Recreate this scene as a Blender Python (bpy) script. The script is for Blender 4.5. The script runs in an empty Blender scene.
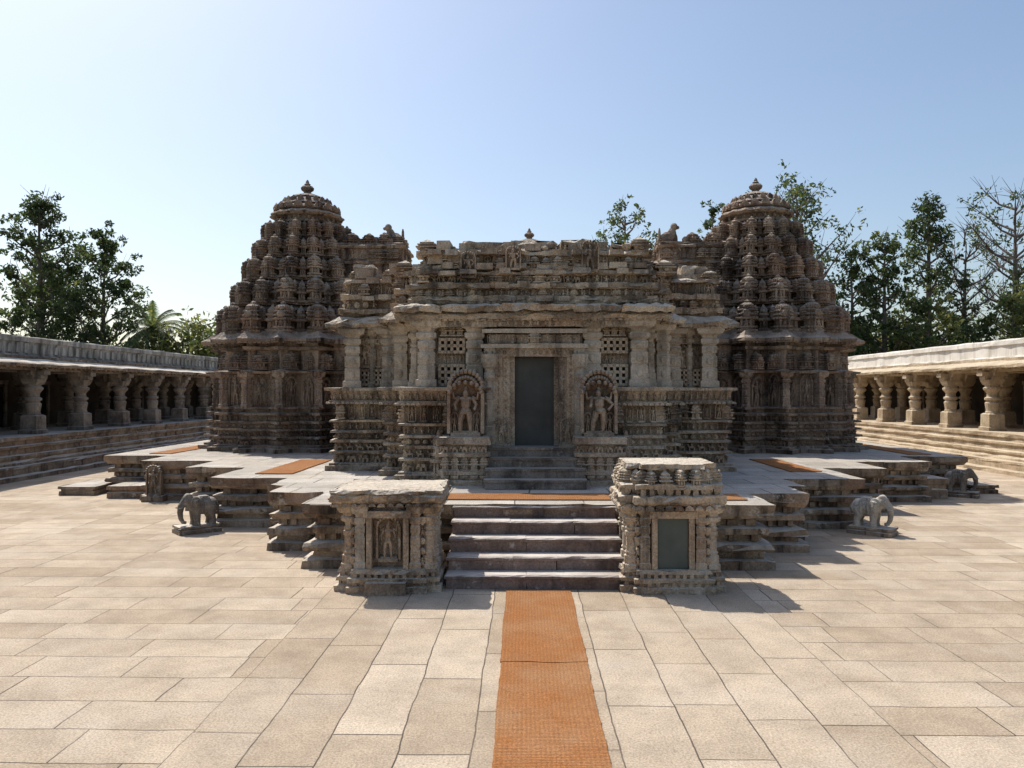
import bpy, math, random
import numpy as np
from mathutils import Vector, Matrix
random.seed(7)
rng = np.random.default_rng(7)
R = random.random
def U(a, b): return a + (b - a) * random.random()

scene = bpy.context.scene
scene.view_settings.view_transform = 'Standard'
scene.view_settings.look = 'None'
scene.view_settings.exposure = 0

VAR = {}
# ------------------------------------------------------------------ mesh builder
class MB:
    def __init__(s):
        s.v = []; s.f = []; s.m = []; s.n = 0
    def add(s, v, f, m=0):
        v = np.asarray(v, float)
        o = s.n
        s.v.append(v)
        s.f.extend([tuple(i + o for i in q) for q in f])
        if isinstance(m, list): s.m.extend(m)
        else: s.m.extend([m] * len(f))
        s.n += len(v)
    def obj(s, name, mats, parent=None, smooth=False):
        me = bpy.data.meshes.new(name)
        me.from_pydata(np.concatenate(s.v).tolist(), [], s.f)
        mats = list(mats)
        while len(mats) < 3: mats.append(mats[0])
        if len(mats) < 5:
            a = VAR.get(mats[0].name, (mats[0], mats[0]))
            mats = mats[:3] + list(a)
        for m in mats: me.materials.append(m)
        me.polygons.foreach_set('material_index', np.array(s.m, dtype=np.int32))
        if smooth:
            me.polygons.foreach_set('use_smooth', np.ones(len(s.f), dtype=bool))
        me.update()
        ob = bpy.data.objects.new(name, me)
        scene.collection.objects.link(ob)
        if parent: ob.parent = parent
        return ob

def vm(m):
    return random.choice((0, 0, 0, 0, 3, 3, 4)) if m == 0 else m

def empty(name, loc=(0, 0, 0)):
    e = bpy.data.objects.new(name, None)
    e.location = loc
    e.empty_display_size = 0.3
    scene.collection.objects.link(e)
    return e

def T_box(x0, x1, y0, y1, z0, z1, tx=1.0, ty=1.0):
    cx, cy = (x0 + x1) / 2, (y0 + y1) / 2
    hx, hy = (x1 - x0) / 2, (y1 - y0) / 2
    v = []
    for z, a, b in ((z0, 1, 1), (z1, tx, ty)):
        v += [(cx - hx * a, cy - hy * b, z), (cx + hx * a, cy - hy * b, z), (cx + hx * a, cy + hy * b, z), (cx - hx * a, cy + hy * b, z)]
    f = [(3, 2, 1, 0), (4, 5, 6, 7), (0, 1, 5, 4), (1, 2, 6, 5), (2, 3, 7, 6), (3, 0, 4, 7)]
    return np.array(v), f

def T_ell(c, r, seg=8, rings=5):
    v = [(c[0], c[1], c[2] - r[2])]
    for i in range(1, rings):
        a = -math.pi / 2 + math.pi * i / rings
        for j in range(seg):
            b = 2 * math.pi * j / seg
            v.append((c[0] + r[0] * math.cos(a) * math.cos(b), c[1] + r[1] * math.cos(a) * math.sin(b), c[2] + r[2] * math.sin(a)))
    v.append((c[0], c[1], c[2] + r[2]))
    f = []
    for j in range(seg): f.append((0, 1 + (j + 1) % seg, 1 + j))
    for i in range(rings - 2):
        for j in range(seg):
            a = 1 + i * seg + j; b = 1 + i * seg + (j + 1) % seg
            f.append((a, b, b + seg, a + seg))
    l = len(v) - 1; o = 1 + (rings - 2) * seg
    for j in range(seg): f.append((o + j, o + (j + 1) % seg, l))
    return np.array(v), f

def T_tube(pts, rads, seg=8):
    v = []; f = []
    n = len(pts)
    P = [Vector(p) for p in pts]
    for i in range(n):
        d = (P[min(i + 1, n - 1)] - P[max(i - 1, 0)])
        if d.length < 1e-6: d = Vector((0, 0, 1))
        d.normalize()
        ref = Vector((0, 1, 0)) if abs(d.y) < 0.9 else Vector((1, 0, 0))
        a = d.cross(ref).normalized(); b = d.cross(a)
        for j in range(seg):
            t = 2 * math.pi * j / seg
            q = P[i] + (a * math.cos(t) + b * math.sin(t)) * rads[i]
            v.append(tuple(q))
    for i in range(n - 1):
        for j in range(seg):
            f.append((i * seg + j, i * seg + (j + 1) % seg, (i + 1) * seg + (j + 1) % seg, (i + 1) * seg + j))
    f.append(tuple(range(seg))[::-1]); f.append(tuple((n - 1) * seg + j for j in range(seg)))
    return np.array(v), f

def T_rings(shape, prof):
    n = len(shape); v = []; f = []
    for z, s in prof:
        for p in shape: v.append((p[0] * s, p[1] * s, z))
    for i in range(len(prof) - 1):
        for j in range(n):
            f.append((i * n + j, i * n + (j + 1) % n, (i + 1) * n + (j + 1) % n, (i + 1) * n + j))
    f.append(tuple(range(n))[::-1]); f.append(tuple((len(prof) - 1) * n + j for j in range(n)))
    return np.array(v), f

def merge(*ts):
    V = []; F = []; n = 0
    for v, f in ts:
        V.append(v); F += [tuple(i + n for i in q) for q in f]; n += len(v)
    return np.concatenate(V), F

circ = lambda n: [(math.cos(2 * math.pi * i / n), math.sin(2 * math.pi * i / n)) for i in range(n)]
SQ = [(-.5, -.5), (.5, -.5), (.5, .5), (-.5, .5)]
PLUS = [(-.5, -.28), (-.4, -.28), (-.4, -.4), (-.28, -.4), (-.28, -.5), (.28, -.5), (.28, -.4), (.4, -.4), (.4, -.28), (.5, -.28),
        (.5, .28), (.4, .28), (.4, .4), (.28, .4), (.28, .5), (-.28, .5), (-.28, .4), (-.4, .4), (-.4, .28), (-.5, .28)]

T_KUTA = T_rings(PLUS, [(0, .95), (.06, .95), (.07, .76), (.11, .76), (.12, .92), (.17, .92), (.18, .64), (.36, .62), (.38, .98), (.43, 1.02), (.45, .72), (.5, .7), (.51, .92), (.55, .9), (.57, .66), (.63, .64), (.64, .84), (.68, .82), (.7, .58), (.75, .68), (.82, .62), (.88, .42), (.9, .2), (.94, .26), (1, .08)])
T_KUTA = merge(T_KUTA, T_ell((0, .36, .27), (.12, .12, .1), 6, 4), T_box(-.24, -.16, .2, .44, .18, .37), T_box(.16, .24, .2, .44, .18, .37), T_ell((0, .4, .56), (.22, .13, .13), 6, 4), T_ell((0, .36, .76), (.14, .1, .08), 6, 4))
T_KUTA_LOW = merge(T_rings(SQ, [(0, .95), (.1, .95), (.12, .66), (.36, .62), (.39, 1.0), (.46, .98), (.49, .66), (.56, .66), (.58, .86), (.64, .84), (.66, .62), (.78, .64), (.9, .3), (1, .08)]), T_ell((0, .36, .26), (.15, .13, .12), 6, 4))

def make_fig(sw):
    P = [T_box(-.28, .28, -.15, .1, 0, .07), T_box(-.24, .24, -.12, .06, .07, .1)]
    P.append(T_tube([(-.09 - sw * .3, .05, .1), (-.085, .07, .26), (-.06 + sw * .3, .06, .44)], [.035, .045, .065], 6))
    P.append(T_tube([(.10 - sw * .3, .05, .1), (.1, .07, .26), (.06 + sw * .3, .06, .44)], [.035, .045, .065], 6))
    P.append(T_ell((sw * .5, .06, .46), (.11, .08, .07), 8, 4))
    P.append(T_ell((0, .06, .6), (.1, .075, .13), 8, 5))
    P.append(T_ell((0, .05, .68), (.14, .06, .045), 8, 4))
    P.append(T_ell((-sw * .3, .08, .77), (.055, .055, .065), 8, 5))
    P.append(T_rings(circ(6), [(.8, .06), (.86, .05), (.92, .015)]))
    for s in (-1, 1):
        P.append(T_tube([(s * .13, .06, .69), (s * (.2 + sw * s), .07, .58), (s * .17, .12, .48 + .2 * abs(sw) * 4 * (s > 0))], [.035, .03, .024], 6))
        P.append(T_tube([(s * .12, .03, .7), (s * .22, .04, .68), (s * .24, .06, .8)], [.03, .027, .022], 6))
        P.append(T_box(s * .32 - .03, s * .32 + .03, -.06, .08, .05, .78))
    for k in range(9):
        a = math.pi * k / 8
        P.append(T_ell((.3 * math.cos(a), .08, .8 + .17 * math.sin(a)), (.05, .08, .045), 6, 3))
    return merge(*P)
FIGS = [make_fig(0.05), make_fig(-0.06), make_fig(0.0)]
F_ELE = merge(T_ell((0, 0, .58), (.36, .3, .28), 6, 4), T_ell((.36, .1, .66), (.17, .25, .22), 6, 4), T_tube([(.48, .1, .6), (.52, .1, .2)], [.09, .06], 4), T_box(-.3, -.12, -.2, .2, 0, .5), T_box(.1, .28, -.2, .2, 0, .5))
F_HORSE = merge(T_ell((0, 0, .45), (.34, .25, .17), 6, 4), T_tube([(.28, .05, .5), (.4, .08, .8), (.5, .08, .75)], [.12, .1, .05], 5), T_box(-.32, -.22, -.2, .2, 0, .45), T_box(.18, .28, -.2, .2, 0, .45), T_ell((-.02, .05, .78), (.12, .2, .2), 6, 4))
F_SCROLL = merge(T_ell((0, 0, .5), (.42, .16, .42), 8, 4), T_ell((0, .12, .5), (.2, .22, .22), 6, 4), T_ell((.48, 0, .85), (.1, .2, .12), 5, 3))
F_MAN = merge(T_ell((0, .05, .42), (.17, .25, .3), 6, 4), T_ell((0, .1, .82), (.12, .22, .13), 6, 4), T_tube([(-.13, 0, .02), (-.1, .05, .3)], [.08, .1], 4), T_tube([(.15, 0, .02), (.1, .05, .3)], [.08, .1], 4), T_tube([(.14, .05, .6), (.33, .1, .75)], [.07, .05], 4), T_tube([(-.14, .05, .6), (-.32, .1, .45)], [.07, .05], 4))
F_DENT = T_box(-.32, .32, -.3, .3, 0, 1, .9, .8)
F_LEAF = merge(T_rings([(-.45, -.3), (.45, -.3), (.45, .3), (-.45, .3)], [(0, 0.15), (.35, .8), (.7, 1), (1, 1)]), T_ell((0, .3, .6), (.2, .12, .25), 6, 3))
T_PIL = T_rings(PLUS, [(0, 1.2), (.07, 1.2), (.08, 1), (.2, 1), (.21, .72), (.25, .92), (.28, .7), (.5, .66), (.51, .85), (.57, .85), (.58, .56), (.62, .82), (.66, .56), (.7, .62), (.74, 1.2), (.79, 1.22), (.8, .85), (.84, .9), (.86, 1.4), (.92, 1.75), (1, 1.8)])
T_PILSQ = merge(T_rings(SQ, [(0, 1.15), (.1, 1.15), (.11, .95), (.3, .95), (.31, .85), (.33, .85), (.34, .95), (.5, .95), (.51, .8), (.55, .8), (.56, .95), (.66, .95), (.68, .75), (.72, 1.1), (.78, 1.1), (.8, .85), (.84, 1.0), (.87, 1.5), (.92, 1.7), (1, 1.7)]),
                T_ell((0, .48, .2), (.2, .1, .06), 6, 4), T_ell((0, .48, .42), (.25, .1, .06), 6, 4), T_ell((0, .48, .61), (.25, .1, .04), 6, 4))
T_COLR = merge(
    T_rings(SQ, [(0, 1.25), (.06, 1.25), (.07, 1.08), (.28, 1.05), (.3, .8)]),
    T_rings(circ(16), [(.28, .4), (.31, .46), (.34, .4), (.38, .42), (.44, .46), (.47, .48), (.49, .4), (.51, .36), (.53, .5), (.56, .5), (.58, .36), (.63, .35), (.66, .42), (.7, .56), (.73, .58), (.75, .44), (.78, .48)]),
    T_rings(SQ, [(.78, .84), (.84, 1.05), (.87, 1.1)]),
    T_box(-.7, .7, -.34, .34, .87, .93), T_box(-.9, .9, -.34, .34, .93, 1.0),
    T_box(-.34, .34, -.7, .7, .872, .932), T_box(-.34, .34, -.9, .9, .932, 1.0))

def place(mb, T, pos, n, sc, m=0, tilt=0.0):
    V, F = T
    nx, ny = n
    l = math.hypot(nx, ny); nx /= l; ny /= l
    X = V[:, 0] * sc[0]; Y = V[:, 1] * sc[1]; Z = V[:, 2] * sc[2]
    if tilt:
        X = X * math.cos(tilt) + Z * math.sin(tilt)
    W = np.empty_like(V)
    W[:, 0] = pos[0] + X * ny + Y * nx
    W[:, 1] = pos[1] - X * nx + Y * ny
    W[:, 2] = pos[2] + Z
    mb.add(W, F, m)

def offset(outl, d):
    P = np.asarray(outl, float)
    E = np.roll(P, -1, 0) - P
    L = np.hypot(E[:, 0], E[:, 1])[:, None]; L[L == 0] = 1
    E = E / L
    N = np.stack([E[:, 1], -E[:, 0]], 1)
    N0 = np.roll(N, 1, 0)
    dot = (N * N0).sum(1)[:, None]
    return P + d * (N + N0) / np.maximum(1 + dot, .35)

def subdiv(outl, step):
    P = [tuple(p) for p in outl]
    idx = []
    for i in range(len(P)):
        a = P[i]; b = P[(i + 1) % len(P)]
        L = math.hypot(b[0] - a[0], b[1] - a[1])
        k = max(1, int(L / step))
        for j in range(k):
            idx.append((i, j / k))
    return idx

def loft(mb, outl, prof, m=0, cap=True, mcap=None, step=.3, jit=.008, jz=.006, blk=.55):
    idx = subdiv(outl, step)
    rings = []
    n = len(idx)
    for z, off in prof:
        Q = offset(outl, off)
        ring = np.array([Q[i] * (1 - t) + Q[(i + 1) % len(Q)] * t for i, t in idx])
        jj = rng.normal(0, jit, (n, 2)).clip(-2 * jit, 2 * jit)
        zz = z + rng.normal(0, jz, n).clip(-2 * jz, 2 * jz)
        rings.append(np.column_stack([ring + jj, zz]))
    V = np.concatenate(rings)
    F = []; M = []
    per = max(1, int(blk / step))
    cache = {}
    for i in range(len(prof) - 1):
        course = int((prof[i][0] + prof[i + 1][0]) * .5 / .17)
        for j in range(n):
            F.append((i * n + j, i * n + (j + 1) % n, (i + 1) * n + (j + 1) % n, (i + 1) * n + j))
            key = (course, (j + course) // per)
            if key not in cache: cache[key] = vm(m)
            M.append(cache[key])
    mb.add(V, F, M)
    if cap:
        top = rings[-1].copy(); top[:, 2] = prof[-1][0] - .002
        mb.add(top, [tuple(range(n))], m if mcap is None else mcap)

def walk(outl, off, spacing, minL=None):
    Q = offset(outl, off)
    n = len(Q)
    for i in range(n):
        a = Q[i]; b = Q[(i + 1) % n]
        e = b - a; L = math.hypot(*e)
        if L < (minL if minL else spacing * .55): continue
        k = max(1, int(round(L / spacing)))
        nn = (e[1] / L, -e[0] / L)
        for j in range(k):
            t = (j + .5) / k
            yield a + e * t, nn, L / k

def band(mb, outl, off, z, h, spacing, Ts, depth, prob=1.0, m=0, fill=.95, tilt=.03, ymax=None):
    cur = 0; cnt = 0
    for p, nn, w in walk(outl, off, spacing):
        cnt += 1
        if cnt % 3 == 0 or spacing > .22: cur = vm(m)
        if ymax and p[1] > ymax: continue
        if R() > prob: continue
        T = random.choice(Ts) if isinstance(Ts, list) else Ts
        place(mb, T, (p[0], p[1], z), nn, (w * fill * U(.85, 1.05), depth * U(.75, 1.25), h * U(.88, 1.03)), cur, tilt=U(-tilt, tilt))

def rubble(mb, outl, off, z, h, prob=.6, dmax=.09, wid=.36):
    """individually set masonry blocks, uneven in depth, height and tone"""
    for p, nn, w in walk(outl, off, wid):
        if R() > prob: continue
        a = math.atan2(nn[1], nn[0]) + U(-.07, .07)
        place(mb, T_box(-.5, .5, -.5, .5, 0, 1, U(.9, 1), U(.8, 1)), (p[0] + U(-.04, .04), p[1], z + U(-.015, .015)), (math.cos(a), math.sin(a)),
              (w * U(.55, .97), .3 + 2 * U(-.02, dmax), h * U(.75, 1.12)), vm(0), tilt=U(-.04, .04))

# ------------------------------------------------------------------ materials
class NT:
    def __init__(s, name):
        s.m = bpy.data.materials.new(name); s.m.use_nodes = True
        s.t = s.m.node_tree; s.n = s.t.nodes; s.l = s.t.links
        s.b = s.n['Principled BSDF']
        s.b.inputs['Roughness'].default_value = .9
        s.b.inputs['Specular IOR Level'].default_value = .2
        s.tc = s.n.new('ShaderNodeTexCoord')
    def set(s, node, k, v):
        if isinstance(v, bpy.types.NodeSocket): s.l.new(v, node.inputs[k])
        else: node.inputs[k].default_value = v
    def mapping(s, scale=(1, 1, 1), loc=(0, 0, 0), rot=(0, 0, 0), src=None):
        n = s.n.new('ShaderNodeMapping')
        s.l.new(src or s.tc.outputs['Object'], n.inputs['Vector'])
        n.inputs['Scale'].default_value = scale; n.inputs['Location'].default_value = loc; n.inputs['Rotation'].default_value = rot
        return n.outputs[0]
    def noise(s, scale, detail=5, rough=.6, vec=None, col=False):
        n = s.n.new('ShaderNodeTexNoise')
        s.l.new(vec or s.tc.outputs['Object'], n.inputs['Vector'])
        n.inputs['Scale'].default_value = scale; n.inputs['Detail'].default_value = detail; n.inputs['Roughness'].default_value = rough
        return n.outputs['Color' if col else 'Fac']
    def ramp(s, fac, stops):
        n = s.n.new('ShaderNodeValToRGB'); s.l.new(fac, n.inputs[0])
        e = n.color_ramp.elements
        while len(e) < len(stops): e.new(.5)
        for i, (p, c) in enumerate(stops):
            e[i].position = p
            e[i].color = (c, c, c, 1) if isinstance(c, (int, float)) else (*c, 1)
        return n.outputs[0]
    def mix(s, fac, a, b, mode='MIX'):
        n = s.n.new('ShaderNodeMix'); n.data_type = 'RGBA'; n.blend_type = mode
        s.set(n, 0, fac)
        for k, v in ((6, a), (7, b)):
            if isinstance(v, bpy.types.NodeSocket): s.l.new(v, n.inputs[k])
            else: n.inputs[k].default_value = (*v, 1) if len(v) == 3 else v
        return n.outputs[2]
    def math(s, op, a, b=0.0, c=0.0):
        n = s.n.new('ShaderNodeMath'); n.operation = op
        s.set(n, 0, a); s.set(n, 1, b)
        if op in ('MULTIPLY_ADD',): s.set(n, 2, c)
        return n.outputs[0]
    def bump(s, h, strength, dist, prev=None):
        n = s.n.new('ShaderNodeBump'); s.l.new(h, n.inputs['Height'])
        n.inputs['Strength'].default_value = strength; n.inputs['Distance'].default_value = dist
        if prev: s.l.new(prev, n.inputs['Normal'])
        return n.outputs[0]
    def done(s, col, nrm=None):
        s.set(s.b, 'Base Color', col if isinstance(col, bpy.types.NodeSocket) else (*col, 1))
        if nrm: s.l.new(nrm, s.b.inputs['Normal'])
        return s.m

def stone(name, dark, mid, light, dust_sun, dust_sun_amt=.75, carve=.5, red=(.36, .20, .12), redamt=.35, streak=.75):
    k = NT(name)
    n1 = k.noise(1.2, 8, .66)
    base = k.ramp(n1, [(.36, dark), (.47, mid), (.61, light)])
    n2 = k.noise(7, 6, .7)
    base = k.mix(k.ramp(n2, [(.4, .0), (.65, .6)]), base, k.mix(.5, base, light))
    nr = k.noise(.55, 4, .6, vec=k.mapping(loc=(13, 4, 2)))
    base = k.mix(k.math('MULTIPLY', k.ramp(nr, [(.48, 0.), (.64, 1.)]), redamt), base, red)
    ns = k.noise(1.0, 6, .65, vec=k.mapping(scale=(3.4, 3.4, .38)))
    blk = tuple(c * .5 for c in dark)
    base = k.mix(k.ramp(ns, [(.52, 0.), (.64, streak)]), base, blk)
    nf = k.noise(38, 3, .7)
    base = k.mix(.45, base, k.ramp(nf, [(.34, .18), (.6, 1.)]), 'MULTIPLY')
    nl = k.noise(4.2, 6, .75, vec=k.mapping(loc=(5, 9, 1)))
    base = k.mix(k.ramp(nl, [(.58, 0.), (.66, .5)]), base, dust_sun)
    g = k.n.new('ShaderNodeNewGeometry'); sp = k.n.new('ShaderNodeSeparateXYZ'); k.l.new(g.outputs['True Normal'], sp.inputs[0])
    up = k.ramp(sp.outputs[2], [(.45, 0.), (.85, 1.)])
    up = k.math('MULTIPLY', up, k.ramp(k.noise(2.2, 5, .6), [(.3, dust_sun_amt * .5), (.6, dust_sun_amt)]))
    base = k.mix(up, base, dust_sun)  # up-facing faces paled: dust, plus sunlit ledges painted into the colour
    v = k.n.new('ShaderNodeTexVoronoi'); k.l.new(k.tc.outputs['Object'], v.inputs['Vector']); v.inputs['Scale'].default_value = 12
    v2 = k.n.new('ShaderNodeTexVoronoi'); k.l.new(k.tc.outputs['Object'], v2.inputs['Vector']); v2.inputs['Scale'].default_value = 27
    b1 = k.bump(v.outputs['Distance'], carve, .035)
    b1 = k.bump(v2.outputs['Distance'], carve, .02, b1)
    b2 = k.bump(k.noise(34, 4, .75), .6, .015, b1)
    k.b.inputs['Roughness'].default_value = .88
    return k.done(base, b2)

def trio(name, dark, mid, light, dust_sun, dust_sun_amt, carve, **kw):
    m = stone(name, dark, mid, light, dust_sun, dust_sun_amt, carve, **kw)
    s = lambda c, f, w=(1, 1, 1): tuple(min(.62, x * f * q) for x, q in zip(c, w))
    l = stone(name + '_pale', s(dark, 1.7), s(mid, 1.4, (1.03, 1, .95)), s(light, 1.15), dust_sun, dust_sun_amt, carve, **kw)
    d = stone(name + '_dark', s(dark, .65), s(mid, .58, (1.04, .97, .93)), s(light, .65), s(dust_sun, .85), dust_sun_amt, carve, **kw)
    VAR[name] = (l, d)
    return m

M_wall = trio('carved_stone', (.125, .097, .074), (.36, .282, .202), (.55, .455, .34), (.62, .55, .45), .85, .7, streak=.7)
M_tower = trio('tower_stone', (.075, .056, .045), (.225, .166, .125), (.38, .30, .225), (.50, .43, .36), .62, .7, redamt=.35, streak=.85)
M_base = trio('platform_stone', (.07, .054, .042), (.215, .163, .117), (.38, .30, .22), (.66, .60, .51), .95, .3, redamt=.45)
M_warm = stone('warm_pillar_stone', (.26, .19, .12), (.45, .345, .225), (.58, .47, .33), (.58, .5, .38), .6, .2, redamt=.2, streak=.35)
M_pale = stone('pale_pillar_stone', (.2, .165, .125), (.44, .37, .28), (.6, .52, .42), (.6, .54, .44), .7, .25, redamt=.15, streak=.5)
M_grey = stone('grey_stone', (.075, .064, .053), (.215, .182, .148), (.34, .295, .245), (.46, .42, .36), .7, .15, redamt=.1, streak=.5)
M_elepale = stone('pale_statue_stone', (.2, .18, .15), (.42, .38, .32), (.6, .55, .47), (.62, .57, .5), .7, .1, redamt=.1, streak=.3)
M_step = stone('step_stone', (.075, .055, .05), (.18, .134, .118), (.27, .208, .18), (.62, .56, .50), .97, .08, streak=.4)

def slabs(name, c1, c2, rowh, brw, joint, swap_x=None, mortar=(.14, .115, .09), stain=(.26, .2, .145)):
    k = NT(name)
    sp = k.n.new('ShaderNodeSeparateXYZ')
    wob = k.n.new('ShaderNodeVectorMath'); wob.operation = 'MULTIPLY_ADD'
    k.l.new(k.noise(1.3, 3, .55, col=True), wob.inputs[0]); wob.inputs[1].default_value = (.06, .06, 0); k.l.new(k.tc.outputs['Object'], wob.inputs[2])
    k.l.new(wob.outputs[0], sp.inputs[0])
    def brick(a, b):
        row = k.math('FLOOR', k.math('DIVIDE', b, rowh))
        wn = k.n.new('ShaderNodeTexWhiteNoise'); wn.noise_dimensions = '1D'; k.l.new(row, wn.inputs['W'])
        a2 = k.math('MULTIPLY_ADD', wn.outputs['Value'], brw * 3.1, a)
        a2 = k.math('MULTIPLY', a2, k.math('MULTIPLY_ADD', wn.outputs['Value'], .5, .75))
        cb = k.n.new('ShaderNodeCombineXYZ'); k.l.new(a2, cb.inputs[0]); k.l.new(b, cb.inputs[1])
        t = k.n.new('ShaderNodeTexBrick'); k.l.new(cb.outputs[0], t.inputs['Vector'])
        t.offset = 0; t.squash = 1
        t.inputs['Scale'].default_value = 1; t.inputs['Brick Width'].default_value = brw; t.inputs['Row Height'].default_value = rowh
        t.inputs['Mortar Size'].default_value = joint; t.inputs['Mortar Smooth'].default_value = .5; t.inputs['Bias'].default_value = -.1
        t.inputs['Color1'].default_value = (*c1, 1); t.inputs['Color2'].default_value = (*c2, 1); t.inputs['Mortar'].default_value = (*mortar, 1)
        return t
    t1 = brick(sp.outputs[0], sp.outputs[1])
    col, fac = t1.outputs['Color'], t1.outputs['Fac']
    if swap_x:
        t2 = brick(sp.outputs[1], sp.outputs[0])
        ax = k.math('ABSOLUTE', k.math('SUBTRACT', sp.outputs[0], 0.0))
        msk = k.math('LESS_THAN', ax, swap_x)
        col = k.mix(msk, col, t2.outputs['Color'])
        fac = k.mix(msk, fac, t2.outputs['Fac'])
    big = k.noise(.3, 7, .65)
    col = k.mix(k.ramp(big, [(.42, 0.), (.66, .6)]), col, stain)
    md = k.noise(1.9, 7, .7)
    col = k.mix(.7, col, k.ramp(md, [(.32, .62), (.6, 1.)]), 'MULTIPLY')
    col = k.mix(k.ramp(k.noise(.8, 4, .6, vec=k.mapping(loc=(7, 3, 0))), [(.5, 0.), (.68, .4)]), col, (.66, .57, .46))
    fn = k.noise(55, 3, .8)
    col = k.mix(.75, col, k.ramp(fn, [(.34, .40), (.6, 1.)]), 'MULTIPLY')
    sp2 = k.noise(16, 4, .8)
    col = k.mix(k.ramp(sp2, [(.58, 0.), (.68, .5)]), col, (.22, .17, .12))
    inv = k.math('SUBTRACT', 1.0, fac)
    b1 = k.bump(inv, .8, .012)
    b2 = k.bump(k.noise(40, 5, .8), .8, .014, b1)
    return k.done(col, b2)

M_pave = slabs('paving_slabs', (.73, .60, .455), (.50, .385, .27), .54, 1.15, .007, swap_x=2.7, stain=(.46, .355, .25))
M_top = slabs('platform_slabs', (.72, .66, .58), (.54, .49, .42), .7, 1.0, .011, mortar=(.16, .13, .11), stain=(.40, .35, .29))

k = NT('dry_earth')
M_earth = k.done(k.ramp(k.noise(.2, 8, .65), [(.35, (.07, .075, .03)), (.55, (.16, .13, .075)), (.7, (.24, .18, .11))]), k.bump(k.noise(6, 5), .5, .05))

k = NT('coir_mat')
wv = k.n.new('ShaderNodeTexWave'); wv.wave_type = 'BANDS'; wv.bands_direction = 'Y'
k.l.new(k.tc.outputs['Object'], wv.inputs['Vector']); wv.inputs['Scale'].default_value = 14; wv.inputs['Distortion'].default_value = 2.4; wv.inputs['Detail'].default_value = 2; wv.inputs['Detail Scale'].default_value = 5
wx = k.n.new('ShaderNodeTexWave'); wx.wave_type = 'BANDS'; wx.bands_direction = 'X'
k.l.new(k.tc.outputs['Object'], wx.inputs['Vector']); wx.inputs['Scale'].default_value = 9; wx.inputs['Distortion'].default_value = 1.0
c = k.mix(wv.outputs['Fac'], (.36, .135, .042), (.68, .29, .095))
c = k.mix(k.ramp(k.noise(3, 6, .7), [(.4, 0.), (.7, .5)]), c, (.44, .22, .10))
c = k.mix(k.ramp(k.noise(1.1, 5, .65), [(.45, 0.), (.68, .45)]), c, (.60, .38, .21))
c = k.mix(.15, c, wx.outputs['Color'], 'MULTIPLY')
c = k.mix(.75, c, k.ramp(k.noise(90, 3, .65), [(.32, .32), (.62, 1.)]), 'MULTIPLY')
b = k.bump(wv.outputs['Fac'], .7, .014); b = k.bump(k.noise(130, 3), .7, .008, b)
M_mat = k.done(c, b)

k = NT('metal_door'); k.b.inputs['Roughness'].default_value = .6
M_door = k.done(k.ramp(k.noise(2, 4), [(.3, (.055, .056, .05)), (.7, (.088, .088, .078))]))
k = NT('grey_board'); k.b.inputs['Roughness'].default_value = .55
M_board = k.done(k.ramp(k.noise(3, 4), [(.3, (.07, .082, .07)), (.7, (.105, .116, .10))]))
k = NT('painted_dark_interior'); M_dark = k.done((.02, .017, .014))  # near-black sheets paint the shade behind jali holes and in cell doorways
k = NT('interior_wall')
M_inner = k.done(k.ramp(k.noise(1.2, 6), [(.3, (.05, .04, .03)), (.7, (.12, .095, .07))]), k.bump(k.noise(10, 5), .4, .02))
k = NT('lime_parapet')
c = k.ramp(k.noise(.8, 6), [(.3, (.55, .50, .43)), (.7, (.78, .74, .67))])
c = k.mix(k.ramp(k.noise(1, 6, .65, vec=k.mapping(scale=(4, 4, .5))), [(.5, 0.), (.75, .6)]), c, (.25, .21, .17))
M_lime = k.done(c, k.bump(k.noise(25, 4), .3, .01))
k = NT('stained_parapet')
c = k.ramp(k.noise(.9, 7), [(.35, (.22, .21, .18)), (.6, (.5, .48, .43))])
c = k.mix(k.ramp(k.noise(1, 6, .65, vec=k.mapping(scale=(4, 4, .5))), [(.45, 0.), (.65, .8)]), c, (.1, .09, .08))
M_stain = k.done(c, k.bump(k.noise(25, 4), .4, .01))
k = NT('bark'); M_bark = k.done(k.ramp(k.noise(3, 5, vec=k.mapping(scale=(3, 3, .6))), [(.3, (.09, .072, .062)), (.7, (.25, .205, .175))]), k.bump(k.noise(8, 5), .6, .05))
def leafm(name, a, b):
    k = NT(name); m = k.done(k.ramp(k.noise(.6, 3), [(.3, a), (.7, b)]))
    k.b.inputs['Roughness'].default_value = .6
    tr = k.n.new('ShaderNodeBsdfTranslucent'); tr.inputs[0].default_value = (b[0] * 1.3, b[1] * 1.4, b[2], 1)
    mx = k.n.new('ShaderNodeMixShader'); mx.inputs[0].default_value = .35
    out = k.n['Material Output']
    k.l.new(k.b.outputs[0], mx.inputs[1]); k.l.new(tr.outputs[0], mx.inputs[2]); k.l.new(mx.outputs[0], out.inputs[0])
    return m
M_l1 = leafm('leaf_dark', (.038, .054, .025), (.07, .095, .042))
M_l2 = leafm('leaf_mid', (.068, .096, .038), (.115, .145, .058))
M_l3 = leafm('leaf_yellow', (.14, .16, .05), (.24, .23, .085))
LEAF = [M_bark, M_l1, M_l2, M_l3, M_l3]

# ------------------------------------------------------------------ ground
mb = MB(); mb.add([(-900, -300, -.03), (900, -300, -.03), (900, 1800, -.03), (-900, 1800, -.03)], [(0, 1, 2, 3)])
mb.obj('ground', [M_earth])
mb = MB(); mb.add([(-15.2, -7, 0), (15.2, -7, 0), (15.2, 46.5, 0), (-15.2, 46.5, 0)], [(0, 1, 2, 3)])
mb.obj('courtyard_paving', [M_pave])

# ------------------------------------------------------------------ temple
temple = empty('stone_temple')
def mirror(Rh): return [tuple(p) for p in Rh] + [(-x, y) for x, y in reversed(Rh)]

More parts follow.
